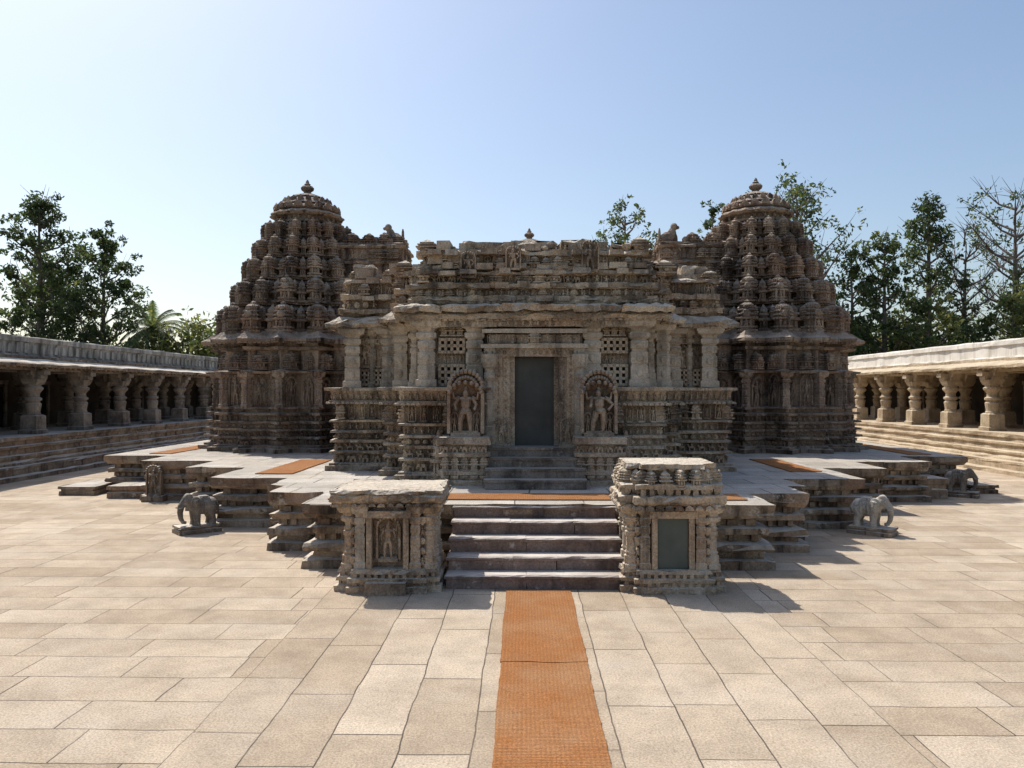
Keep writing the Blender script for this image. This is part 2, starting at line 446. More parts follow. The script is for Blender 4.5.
PZ = .95
plat = mirror([(3.35, 11.45), (3.35, 12.7), (4.3, 12.7), (4.3, 13.7), (4.6, 13.7), (4.6, 14.85), (6.15, 14.85), (6.15, 16.9), (7.5, 16.9), (7.5, 18.5), (9.3, 18.5), (9.3, 20.0),
               (11.0, 20.0), (11.0, 27.2), (9.2, 27.2), (9.2, 28.8), (7.2, 28.8), (7.2, 30), (4.6, 30), (4.6, 34), (3.2, 34), (3.2, 35.8)])
mb = MB()
prof = [(-.02, .13), (.13, .13), (.145, 0), (.25, -.01), (.26, .1), (.3, .12), (.36, .1), (.39, -.08), (.5, -.08), (.51, .06), (.6, .07), (.62, -.09), (.72, -.09), (.735, .06), (.8, .11), (.83, .12), (.95, .13)]
loft(mb, plat, prof, 0, True, 1, step=.3, jit=.015, jz=.01, blk=.8)
band(mb, plat, -.05, .4, .1, .17, F_DENT, .12, prob=.8, ymax=22)
band(mb, plat, -.06, .62, .1, .26, F_DENT, .14, prob=.75, ymax=22)
for p, nn, w in walk(plat, .1, .6):
    if p[1] < 22 and R() < .65:
        place(mb, T_box(-.5, .5, -.1, .05, 0, 1), (p[0], p[1], random.choice([0, .805])), nn, (w * U(.6, .95), U(.3, 1.2), .135), vm(0), tilt=U(-.02, .02))
mb.obj('platform', [M_base, M_top], temple)

mb = MB()
for x0, x1, y0, y1, h in [(-11.9, -11.0, 19.2, 21, .22), (11.25, 11.9, 19.9, 21.4, .22), (-10.4, -9.3, 18.7, 19.9, .3), (9.35, 10.1, 18.9, 19.9, .5)]:
    loft(mb, [(x0, y0), (x1, y0), (x1, y1), (x0, y1)], [(-.01, 0), (h * .45, 0), (h * .5, -.04), (h * .7, -.04), (h * .72, .02), (h, .02)], 0, True, 1)
mb.obj('edge_slabs', [M_base, M_top], temple)

mb = MB()
NS = 5; ry = PZ / NS
for i in range(NS):
    y0 = 10.15 + i * .29
    z1 = ry * (i + 1) - (.012 if i == NS - 1 else 0)
    hw = 1.16
    xs = [-hw - .06, U(-.6, -.3), U(.2, .6), hw - .02] if i % 2 else [-hw - .06, U(-.2, .1), hw - .02]
    for a, b_ in zip(xs[:-1], xs[1:]):
        yy = y0 + U(-.012, .012)
        zz1 = z1 + U(-.008, .003)
        v = [(a, yy + .012), (b_ - .006, yy + .012), (b_ - .006, 11.7), (a, 11.7)]
        loft(mb, v, [(0, 0), (zz1 - .06, 0), (zz1 - .05, .025), (zz1 - .018, .027), (zz1, 0.004)], 0, True, 0, step=.1, jit=.004, jz=.003)
mb.obj('entrance_steps', [M_step], temple)

mb = MB()
for i in range(4):
    y0 = 13.05 + i * .32
    z0 = PZ; z1 = PZ + .16 * (i + 1)
    loft(mb, [(-.86, y0), (.86, y0), (.86, 14.75), (-.86, 14.75)], [(z0, 0), (z1 - .05, 0), (z1 - .04, .02), (z1, .02)], 0, True, 0, step=.2, jit=.006, jz=.004)
mb.obj('door_steps', [M_grey], temple)

hallR = [(2.5, 14.4), (2.5, 15.25), (2.95, 15.25), (2.95, 16.2), (4.25, 16.2), (4.25, 18.2), (4.0, 18.2), (4.0, 20.4), (4.3, 20.4), (4.3, 26.6), (2.3, 26.6), (2.3, 28.6)]
sq = lambda O: [(x * (.965 if x > 0 else 1), y) for x, y in O]
hall_lo = sq(mirror([(.95, 14.85), (.95, 14.4)] + hallR))
hall_up = sq(mirror(hallR))
mb = MB()
pr = [(.94, .12), (1.05, .12), (1.06, .05), (1.1, .05), (1.12, -.09), (1.3, -.09), (1.31, .05), (1.36, .05), (1.37, -.09), (1.53, -.09), (1.54, .04), (1.59, .04), (1.6, -.09), (1.73, -.09), (1.74, .04), (1.79, .04), (1.8, -.1),
      (1.96, -.1), (1.97, .05), (2.01, .05), (2.02, -.15), (2.36, -.15), (2.37, .05), (2.42, .06), (2.43, -.05), (2.62, .04), (2.63, .14), (2.69, .14), (2.70, -.3)]
loft(mb, hall_lo, pr, 0, True, 0, step=.25, jit=.008, jz=.005)
band(mb, hall_lo, -.05, 1.12, .18, .24, F_ELE, .2)
band(mb, hall_lo, -.05, 1.37, .16, .2, F_HORSE, .18)
band(mb, hall_lo, -.05, 1.6, .13, .16, F_SCROLL, .18)
band(mb, hall_lo, -.06, 1.8, .16, .13, F_MAN, .2)
band(mb, hall_lo, -.08, 2.03, .36, .23, [FIGS[0], FIGS[1], FIGS[2], T_KUTA_LOW], .38, fill=.95)
band(mb, hall_lo, .01, 2.43, .2, .13, F_MAN, .18)
band(mb, hall_lo, .1, 2.4, -.05, .1, F_LEAF, .07)
mb.obj('lower_wall', [M_wall], temple)

mb = MB()
up = [tuple(p) for p in offset(hall_up, -.3)]
loft(mb, up, [(2.68, 0), (2.8, .02), (2.82, -.03), (3.0, -.03), (3.25, -.03), (3.5, -.03), (3.7, -.03), (3.9, -.03), (3.92, .05), (4.05, .08)], 0, True, 0, step=.35, jit=.006)
def jali(mb, p, nn, w, h, z, nx, nz):
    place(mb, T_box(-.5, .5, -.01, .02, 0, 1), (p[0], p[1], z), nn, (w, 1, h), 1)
    fx = w / nx; fz = h / nz
    for i in range(nx + 1):
        place(mb, T_box(-.5, .5, 0, 1, 0, 1), (p[0] + nn[1] * (-w / 2 + i * fx), p[1] - nn[0] * (-w / 2 + i * fx), z), nn, (fx * .45, .07, h), 3)
    for j in range(nz + 1):
        place(mb, T_box(-.5, .5, 0, 1, -.5, .5), (p[0], p[1], z + j * fz), nn, (w + .03, .073, fz * .45), 3)
    for i in range(nx + 1):
        for j in range(nz + 1):
            place(mb, T_ell((0, .07, 0), (fx * .3, .03, fz * .3), 6, 4), (p[0] + nn[1] * (-w / 2 + i * fx), p[1] - nn[0] * (-w / 2 + i * fx), z + j * fz), nn, (1, 1, 1), 0)
def pil(mb, x, y, nn, w, z0, z1, T=T_PIL, m=2):
    place(mb, T, (x, y, z0), nn, (w, w, z1 - z0), m)
for s in (-1, 1):
    f = .965 if s > 0 else 1
    for x, y in [(1.13, 14.66), (2.04, 14.62)]:
        pil(mb, s * x * f, y, (0, -1), .34, 2.7, 4.0, T=T_PILSQ)
    pil(mb, s * 2.32 * f, 14.9, (0, -1), .2, 2.7, 4.0)
    pil(mb, s * 2.66 * f, 15.45, (0, -1), .28, 2.7, 4.0, T=T_PILSQ)
    for x in (3.05, 3.84):
        pil(mb, s * x * f, 16.42, (0, -1), .34, 2.7, 4.0, T=T_PILSQ)
    pil(mb, s * 3.45 * f, 16.48, (0, -1), .16, 2.7, 4.0)
    for y in (17.2, 18.4, 19.6, 21):
        pil(mb, s * 3.95 * f, y, (s, 0), .27, 2.7, 4.0)
    jali(mb, (s * 1.57 * f, 14.66), (0, -1), .46, .24, 3.36, 4, 2)
    jali(mb, (s * 1.57 * f, 14.66), (0, -1), .46, .36, 2.74, 4, 3)
    jali(mb, (s * 2.5 * f, 15.5), (0, -1), .26, .9, 2.76, 2, 6)
    jali(mb, (s * 3.27 * f, 16.46), (0, -1), .26, .3, 2.76, 3, 3)
    jali(mb, (s * 3.65 * f, 16.46), (0, -1), .26, .3, 2.76, 3, 3)
    for xx in (1.42, 1.57, 1.72):
        place(mb, T_KUTA_LOW, (s * xx * f, 14.68, 3.66), (0, -1), (.16, .2, .26), vm(0))
        place(mb, random.choice(FIGS), (s * xx * f, 14.7, 3.12), (0, -1), (.2, .2, .24), vm(0))
    for xx in (3.25, 3.63):
        place(mb, random.choice(FIGS), (s * xx * f, 16.5, 3.12), (0, -1), (.42, .36, .5), vm(0))
        place(mb, T_KUTA_LOW, (s * xx * f, 16.5, 3.62), (0, -1), (.26, .25, .26), vm(0))
band(mb, up, .02, 3.88, .14, .16, F_MAN, .16)
band(mb, up, .0, 3.74, .1, .12, F_LEAF, .14, prob=.8)
band(mb, up, .02, 2.7, .12, .2, F_LEAF, .1, prob=.7)
mb.obj('upper_wall', [M_wall, M_dark, M_pale], temple)

mb = MB()
def bx(mb, x0, x1, y0, y1, z0, z1, m=0, j=.004):
    loft(mb, [(x0, y0), (x1, y0), (x1, y1), (x0, y1)], [(z0, 0), (z1, 0)], m, True, m, step=.4, jit=j, jz=j)
bx(mb, -.37, .37, 14.62, 14.7, 1.59, 3.26, 1, 0.0)
for s in (-1, 1):
    bx(mb, min(s * .33, s * .37), max(s * .33, s * .37), 14.6, 14.62, 1.6, 3.25, 1, 0)
    for i, (a, w_, y) in enumerate([(.37, .1, 14.5), (.47, .13, 14.46), (.6, .14, 14.42), (.74, .2, 14.38)]):
        bx(mb, min(s * a, s * (a + w_)), max(s * a, s * (a + w_)), y, 14.8, 1.59, 3.36 + i * .04, 2 if i == 3 else 0)
        if i < 3:
            for q in range(14):
                place(mb, random.choice([F_SCROLL, F_MAN]), (s * (a + w_ / 2), y, 1.7 + q * .115), (0, -1), (w_ * .7, .05, .1), 0)
    pil(mb, s * .84, 14.36, (0, -1), .17, 1.62, 3.3)
    place(mb, FIGS[0], (s * .62, 14.4, 1.62), (0, -1), (.42, .26, .5), 0)
    bx(mb, min(s * .45, s * .98), max(s * .45, s * .98), 14.25, 14.6, 1.5, 1.63, 0)
bx(mb, -.95, .95, 14.40, 14.8, 3.263, 3.42, 0)
bx(mb, -1.0, 1.0, 14.32, 14.8, 3.422, 3.5, 2)
bx(mb, -.85, .85, 14.42, 14.8, 3.502, 3.68, 0)
for a_, b_ in ((-2.15, -.7), (-.7, .75), (.75, 2.1)):
    bx(mb, a_ + .004, b_ - .004, 14.36 + U(-.01, .01), 14.8, 3.82, 4.0, 0)
bx(mb, -.98, .98, 14.34, 14.8, 3.7, 3.78, 2)
for i in range(15):
    place(mb, random.choice(FIGS + [F_MAN]), (-.84 + i * .12, 14.42, 3.5), (0, -1), (.13, .16, .19), vm(0))
for i in range(17):
    place(mb, F_SCROLL, (-.9 + i * .113, 14.40, 3.28), (0, -1), (.1, .14, .13), vm(0))
for i in range(30):
    place(mb, F_MAN, (-2.05 + i * .141, 14.35, 3.84), (0, -1), (.12, .08, .13), vm(0))
place(mb, T_KUTA_LOW, (0, 14.42, 3.48), (0, -1), (.26, .25, .3), 0)
mb.obj('doorway', [M_wall, M_door, M_pale], temple)

mb = MB()
for s in (-1, 1):
    cx = s * 1.2 - .05
    loft(mb, [(cx - .42, 13.6), (cx + .42, 13.6), (cx + .42, 14.4), (cx - .42, 14.4)],
         [(.94, .05), (1.04, .05), (1.05, 0), (1.12, 0), (1.14, .05), (1.2, .05), (1.21, -.08), (1.45, -.08), (1.46, .03), (1.52, .03), (1.53, -.05), (1.66, -.05), (1.68, .05), (1.8, .03)], 0, True, 0, step=.2)
    for i in range(5):
        place(mb, T_KUTA_LOW, (cx - .34 + i * .17, 13.66, 1.2), (0, -1), (.17, .16, .28), vm(0))
        place(mb, F_ELE, (cx - .34 + i * .17, 13.64, 1.53), (0, -1), (.17, .16, .13), vm(0))
        place(mb, F_LEAF, (cx - .34 + i * .17, 13.58, 1.05), (0, -1), (.15, .1, .08), vm(0))
    place(mb, FIGS[2 if s < 0 else 1], (cx, 13.95, 1.8), (0, -1), (.95, 1.3, 1.0), 0)
    arch = [(cx - .3, 14.02), (cx + .3, 14.02), (cx + .3, 14.14), (cx - .3, 14.14)]
    loft(mb, arch, [(1.8, 0), (2.6, 0), (2.75, -.03)], 4, True, 4, step=.15, jit=.01)
    place(mb, T_ell((0, 0, 0), (.3, .08, .27), 12, 6), (cx, 14.02, 2.72), (0, -1), (1, 1, 1), 4)
    for q in (-1, 1):
        place(mb, FIGS[0], (cx + q * .2, 13.94, 1.82), (0, -1), (.2, .4, .42), 0)
    for kx in range(13):
        a = math.pi * kx / 12
        place(mb, T_ell((0, 0, 0), (.055, .09, .05), 6, 4), (cx + .29 * math.cos(a), 13.93, 2.7 + .27 * math.sin(a)), (0, -1), (1, 1, 1), 0)
        place(mb, T_ell((0, 0, 0), (.045, .09, .045), 6, 4), (cx + .2 * math.cos(a), 13.9, 2.68 + .18 * math.sin(a)), (0, -1), (1, 1, 1), 4)
    place(mb, T_KUTA, (cx + s * .52, 14.15, .95), (0, -1), (.3, .3, .95), 0)
mb.obj('guardian_steles', [M_wall], temple)

mb = MB()
loft(mb, hall_up, [(4.0, -.4), (3.97, .08), (3.96, .12), (4.04, .14), (4.1, .05), (4.2, -.12)], 0, True, 0, step=.17, jit=.024, jz=.016)
band(mb, hall_up, .08, 3.98, -.05, .12, F_LEAF, .06)
for x0, x1, dz, dy in [(-2.6, -1.75, .05, 0), (-1.74, -.6, .07, .03), (-.59, .7, .09, .0), (.71, 1.6, .06, .04), (1.61, 2.56, .05, -.02)]:
    loft(mb, [(x0, 14.15 + dy), (x1, 14.15 + dy), (x1, 15.3), (x0, 15.3)], [(4.02 + dz, 0), (4.1 + dz, .02), (4.13 + dz, .01), (4.24, -.12)], 0, True, 0, step=.12, jit=.018, jz=.014)
mb.obj('eaves', [M_wall], temple)

mb = MB()
roof = [tuple(p) for p in offset(hall_up, -.1)]
pr = [(4.15, -.1), (4.26, -.1), (4.27, 0), (4.36, .02), (4.38, -.18), (4.56, -.2), (4.57, -.03), (4.66, -.04), (4.68, -.28), (4.92, -.3), (4.93, -.1), (5.01, -.12), (5.03, -.27), (5.12, -.3)]
loft(mb, roof, pr, 0, True, 0, step=.18, jit=.02, jz=.018)
band(mb, roof, -.1, 4.37, .19, .2, [F_MAN, F_SCROLL, T_KUTA_LOW], .2, prob=.9)
band(mb, roof, -.16, 4.67, .27, .27, [T_KUTA_LOW, T_KUTA_LOW, FIGS[0], FIGS[2]], .34, prob=.88, tilt=.06)
rubble(mb, roof, -.2, 4.93, .12, .6)
rubble(mb, roof, -.14, 4.56, .11, .5)
rubble(mb, roof, -.34, 5.05, .2, .5, dmax=.12, wid=.42)
band(mb, roof, -.26, 5.02, .26, .36, T_KUTA_LOW, .3, prob=.45, tilt=.14)
band(mb, roof, -.02, 4.27, .09, .12, F_DENT, .09, prob=.85)
porch = [(-2.3, 14.5), (2.3, 14.5), (2.3, 17.2), (-2.3, 17.2)]
pr = [(4.2, -.05), (4.32, -.05), (4.33, .03), (4.4, .03), (4.41, -.12), (4.56, -.14), (4.57, .02), (4.65, .02), (4.67, -.17), (4.82, -.19), (4.83, -.02), (4.9, -.03), (4.92, -.25), (5.2, -.28), (5.21, -.12), (5.29, -.14), (5.31, -.26), (5.36, -.28)]
loft(mb, porch, pr, 0, True, 0, step=.17, jit=.02, jz=.018)
band(mb, porch, -.08, 4.41, .15, .14, [F_MAN, F_SCROLL], .16, prob=.95)
band(mb, porch, -.12, 4.67, .16, .18, [F_ELE, F_MAN], .18, prob=.95)
band(mb, porch, -.2, 4.91, .3, .22, [T_KUTA_LOW, FIGS[0], FIGS[1], FIGS[2]], .32, prob=.92, tilt=.05)
rubble(mb, porch, -.1, 4.82, .1, .5)
rubble(mb, porch, -.1, 4.31, .11, .4)
rubble(mb, porch, -.2, 5.2, .12, .6)
rubble(mb, porch, -.34, 5.3, .17, .7, dmax=.12, wid=.45)
band(mb, porch, -.24, 5.3, .13, .2, [F_MAN, F_LEAF, F_SCROLL], .18, prob=.35)
for x, z, w_, h in [(1.05, 4.86, .34, .6), (-1.25, 4.75, .3, .5), (-.4, 4.9, .3, .45)]:
    place(mb, random.choice(FIGS), (x, 14.5, z), (0, -1), (w_ * 1.4, .5, h), 0)
    place(mb, T_box(-.5, .5, -.5, .5, 0, 1), (x, 14.67, z), (0, -1), (w_, .3, h * .9), 4)
for x0, x1, z0, z1, y in [(-1.4, -.6, 5.34, 5.5, 14.8), (.5, 1.1, 5.34, 5.53, 14.75), (-.5, .4, 5.34, 5.55, 14.95), (1.5, 2.0, 5.34, 5.48, 14.8), (-2.1, -1.6, 5.32, 5.45, 14.8), (3.2, 3.75, 5.1, 5.34, 16.7), (-3.9, -3.4, 5.1, 5.36, 16.6), (2.5, 3.0, 5.1, 5.3, 16), (-3.0, -2.6, 5.08, 5.3, 16)]:
    loft(mb, [(x0, y), (x1, y + .05), (x1 + U(-.06, .06), y + .9), (x0, y + .8)], [(z0, 0), (z1 - .06, .02), (z1, -.03)], 0, True, 0, step=.13, jit=.025, jz=.02)
for s in (-1, 1):
    for x, y, z in [(2.05, 14.8, 5.38), (2.65, 15.6, 5.1), (3.8, 16.7, 5.1)]:
        place(mb, T_KUTA_LOW, (s * x, y, z - .12), (0, -1), (.42, .4, U(.24, .34)), vm(0), tilt=U(-.2, .2))
mb.obj('roof_parapet', [M_wall], temple)

def star(R0, n=16, ph=0, q=.82):
    out = []
    for i in range(2 * n):
        r = R0 if i % 2 == 0 else R0 * q
        a = math.pi * i / n + ph
        out.append((r * math.cos(a), r * math.sin(a)))
    return out
def tower(name, cx, cy):
    mb = MB()
    ph = 0
    def st(R0, q=.82): return [(cx + x, cy + y) for x, y in star(R0, 16, ph, q)]
    S = st(2.74)
    pr = [(.94, .22), (1.06, .22), (1.07, .12), (1.13, .12), (1.15, .0), (1.3, .0), (1.31, .12), (1.37, .12), (1.38, .0), (1.52, .0), (1.53, .1), (1.58, .1), (1.59, -.01), (1.72, -.01), (1.73, .1), (1.79, .1), (1.8, -.03), (1.95, -.03), (1.96, .08),
          (2.02, .08), (2.04, -.05), (2.12, -.05), (2.13, .04), (2.18, .04), (2.2, -.12), (3.1, -.12), (3.12, .08), (3.18, .1), (3.22, -.12), (3.75, -.12), (3.77, 0), (3.85, .02), (3.87, -.08), (3.98, -.08), (3.97, .1), (3.99, .16), (4.07, .17), (4.14, .08), (4.28, -.04)]
    loft(mb, S, pr, 0, True, 0, step=.3, jit=.009, jz=.006)
    band(mb, S, .02, 1.15, .15, .22, F_ELE, .16); band(mb, S, .02, 1.38, .14, .2, F_HORSE, .15)
    band(mb, S, .01, 1.59, .13, .16, F_SCROLL, .15); band(mb, S, -.01, 1.8, .15, .14, F_MAN, .17)
    band(mb, S, -.1, 2.14, .98, .5, FIGS, .66, fill=.85)
    band(mb, S, -.1, 3.22, .52, .5, T_KUTA, .42, fill=.7)
    band(mb, S, .12, 4.0, -.06, .13, F_LEAF, .06)
    for i in range(16):
        a = 2 * math.pi * i / 16 + ph
        nn = (math.cos(a), math.sin(a))
        place(mb, T_PILSQ, (cx + 2.6 * nn[0], cy + 2.6 * nn[1], 2.15), nn, (.2, .2, 1.0), random.choice([0, 3]))
    hs = [.86, .76, .68, .6, .52]
    Rs = [2.6, 2.22, 1.9, 1.62, 1.36, 1.12]
    z = 4.26
    for t in range(5):
        h = hs[t]; r0 = Rs[t]; r1 = Rs[t + 1]
        S0 = st(r0 * .92, .78)
        q = r0 * .045
        loft(mb, S0, [(z - .05, q), (z + h * .1, q), (z + h * .12, -q), (z + h * .36, -q * 1.3), (z + h * .38, q * 1.1), (z + h * .45, q * 1.1), (z + h * .47, -q * 1.5), (z + h * .54, -q * 1.5), (z + h * .56, q * .2), (z + h * .62, q * .2), (z + h * .64, -q * 2), (z + h * .74, -q * 2), (z + h * .76, -q * .6), (z + h * .82, -q * .8), (z + h * 1.02, -(r0 - r1) * 1.0)], 0, True, 0, step=.3, jit=.008, jz=.006)
        wk = 2 * math.pi * r0 / 16
        for i in range(16):
            a = 2 * math.pi * i / 16 + ph
            nn = (math.cos(a), math.sin(a))
            rr = r0 * .9
            if R() < .98:
                place(mb, T_KUTA, (cx + rr * nn[0], cy + rr * nn[1], z), nn, (wk * .58 * U(.96, 1.03), wk * .56, h * U(.98, 1.06)), vm(0), tilt=U(-.02, .02))
                place(mb, FIGS[i % 3], (cx + (rr + wk * .22) * nn[0], cy + (rr + wk * .22) * nn[1], z + h * .08), nn, (wk * .42, wk * .34, h * .36), vm(0))
                place(mb, FIGS[(i + 1) % 3], (cx + (rr + wk * .17) * nn[0], cy + (rr + wk * .17) * nn[1], z + h * .46), nn, (wk * .34, wk * .3, h * .28), vm(0))
            a2 = a + math.pi / 16
            n2 = (math.cos(a2), math.sin(a2)); rr = r0 * .77
            place(mb, T_KUTA_LOW, (cx + rr * n2[0], cy + rr * n2[1], z + h * .02), n2, (wk * .32, wk * .45, h * U(.84, .94)), vm(0))
            for sg in (-1, 1):
                a3 = a + sg * math.pi / 34; n3 = (math.cos(a3), math.sin(a3)); rr = r0 * .86
                place(mb, T_KUTA_LOW, (cx + rr * n3[0], cy + rr * n3[1], z + h * .45), n3, (wk * .18, wk * .3, h * .42), vm(0), tilt=U(-.04, .04))
        z += h
    sc = [(math.cos(2 * math.pi * i / 32) * (1 if i % 2 else .94), math.sin(2 * math.pi * i / 32) * (1 if i % 2 else .94)) for i in range(32)]
    V, F = T_rings(sc, [(0, 1.02), (.06, 1.04), (.08, .88), (.2, .88), (.22, 1.06), (.28, 1.13), (.32, 1.1), (.37, 1.0), (.41, .9), (.43, 1.02), (.49, .98), (.56, .85), (.6, .74), (.62, .85), (.68, .78), (.78, .64), (.86, .48), (.88, .54), (.93, .46), (.99, .3), (1.02, .2)])
    place(mb, (V, F), (cx, cy, z - .03), (0, -1), (1, 1, 1), 0)
    for i in range(20):
        a = 2 * math.pi * i / 20; nn = (math.cos(a), math.sin(a))
        place(mb, F_MAN, (cx + nn[0] * .9, cy + nn[1] * .9, z + .04), nn, (.22, .2, .18), vm(0))
        place(mb, F_LEAF, (cx + nn[0] * .96, cy + nn[1] * .96, z + .6), nn, (.26, .12, -.17), vm(0))
        place(mb, F_LEAF, (cx + nn[0] * .7, cy + nn[1] * .7, z + .82), nn, (.18, .12, -.15), vm(0))
    T = T_rings(circ(14), [(0, .2), (.04, .22), (.07, .12), (.1, .13), (.16, .22), (.22, .24), (.28, .18), (.31, .08), (.34, .12), (.37, .07), (.42, .06), (.48, .02)])
    place(mb, T, (cx, cy, z + .96), (0, -1), (.85, .85, 1), 0)
    return mb.obj(name, [M_tower], temple)
tower('west_tower', -6.86, 23.5)
tower('east_tower', 6.85, 23.5)
tower('rear_tower', 0, 30.6)

mb = MB()
for s in (-1, 1):
    O = [(3.8, 22.7), (5.9, 22.7), (5.9, 24.3), (3.8, 24.3)]
    if s < 0: O = [(-5.9, 22.7), (-3.8, 22.7), (-3.8, 24.3), (-5.9, 24.3)]
    pr = []
    z = 4.2
    while z < 6.7:
        pr += [(z, 0), (z + .3, -.02), (z + .31, .08), (z + .38, .1), (z + .4, .02), (z + .46, .0)]
        z += .47
    pr += [(z, 0), (z + .05, -.2)]
    loft(mb, O, pr, 0, True, 0, step=.25, jit=.014, jz=.012)
    zz = 4.2
    while zz < 6.6:
        band(mb, O, -.02, zz, .32, .33, [T_KUTA_LOW, FIGS[0], FIGS[1]], .3); zz += .47
    band(mb, O, -.25, 6.9, .5, .5, T_KUTA, .5, tilt=.2, prob=.85)
    rubble(mb, O, -.3, 6.98, .22, .6)
    L = [(3.9, 21.6), (5.6, 21.6), (5.6, 25.4), (3.9, 25.4)]
    if s < 0: L = [(-5.6, 21.6), (-3.9, 21.6), (-3.9, 25.4), (-5.6, 25.4)]
    loft(mb, L, [(.94, .1), (1.6, 0), (1.62, .1), (1.8, .1), (1.82, -.02), (3.9, -.02), (3.95, .15), (4.1, .15), (4.2, 0), (4.6, -.05), (4.62, .04), (4.7, .04), (4.72, -.1), (5.2, -.2)], 0, True, 0)
    band(mb, L, -.02, 2.1, .95, .5, FIGS, .45)
    cx = s * 4.2
    # seated lion finial: haunch, chest, head, foreleg, tail
    for c_, r_ in [((.08, 0, .2), (.2, .15, .17)), ((-.04, 0, .28), (.13, .13, .2)), ((-.1, 0, .5), (.1, .1, .11)), ((-.19, 0, .48), (.06, .06, .05)), ((-.14, .06, .14), (.05, .05, .16)), ((-.14, -.06, .14), (.05, .05, .16)), ((.3, 0, .28), (.04, .04, .2))]:
        place(mb, T_ell(c_, r_, 10, 6), (cx, 23.2, 7.02), (0, -1), (s * 1.1, 1, 1.1), 0)
mb.obj('tower_projections', [M_tower], temple)

# ------------------------------------------------------------------ mats
def mat_obj(name, x0, x1, y0, y1, z, ny=60):
    mb = MB(); nx = 6
    V = []; F = []
    for j in range(ny + 1):
        y = y0 + (y1 - y0) * j / ny
        wob = .006 * math.sin(j * .17) + rng.normal(0, .002)
        for i in range(nx + 1):
            x = x0 + (x1 - x0) * i / nx + wob
            V.append((x, y + .01 * math.sin(i * 1.3), z + .014 + .002 * math.sin(j * .9 + i)))
    for j in range(ny):
        for i in range(nx):
            a = j * (nx + 1) + i
            F.append((a, a + 1, a + nx + 2, a + nx + 1))
    mb.add(V, F)
    ob = mb.obj(name, [M_mat])
    md = ob.modifiers.new('s', 'SOLIDIFY'); md.thickness = .016; md.offset = -1
    return ob
mat_obj('coir_mat', -.425, .415, 7.42, 10.08, 0)
mat_obj('coir_mat', -.415, .41, 1.5, 7.4, 0, 120)
mat_obj('coir_mat', -3.2, 3.2, 11.75, 12.45, .955)
mat_obj('coir_mat', -5.6, -4.85, 15.4, 18.6, .955)
mat_obj('coir_mat', 5.3, 5.95, 16.0, 18.9, .955)
mat_obj('coir_mat', -10.2, -9.6, 20.4, 24.5, .955)
mat_obj('coir_mat', 9.9, 10.5, 20.4, 24.5, .955)

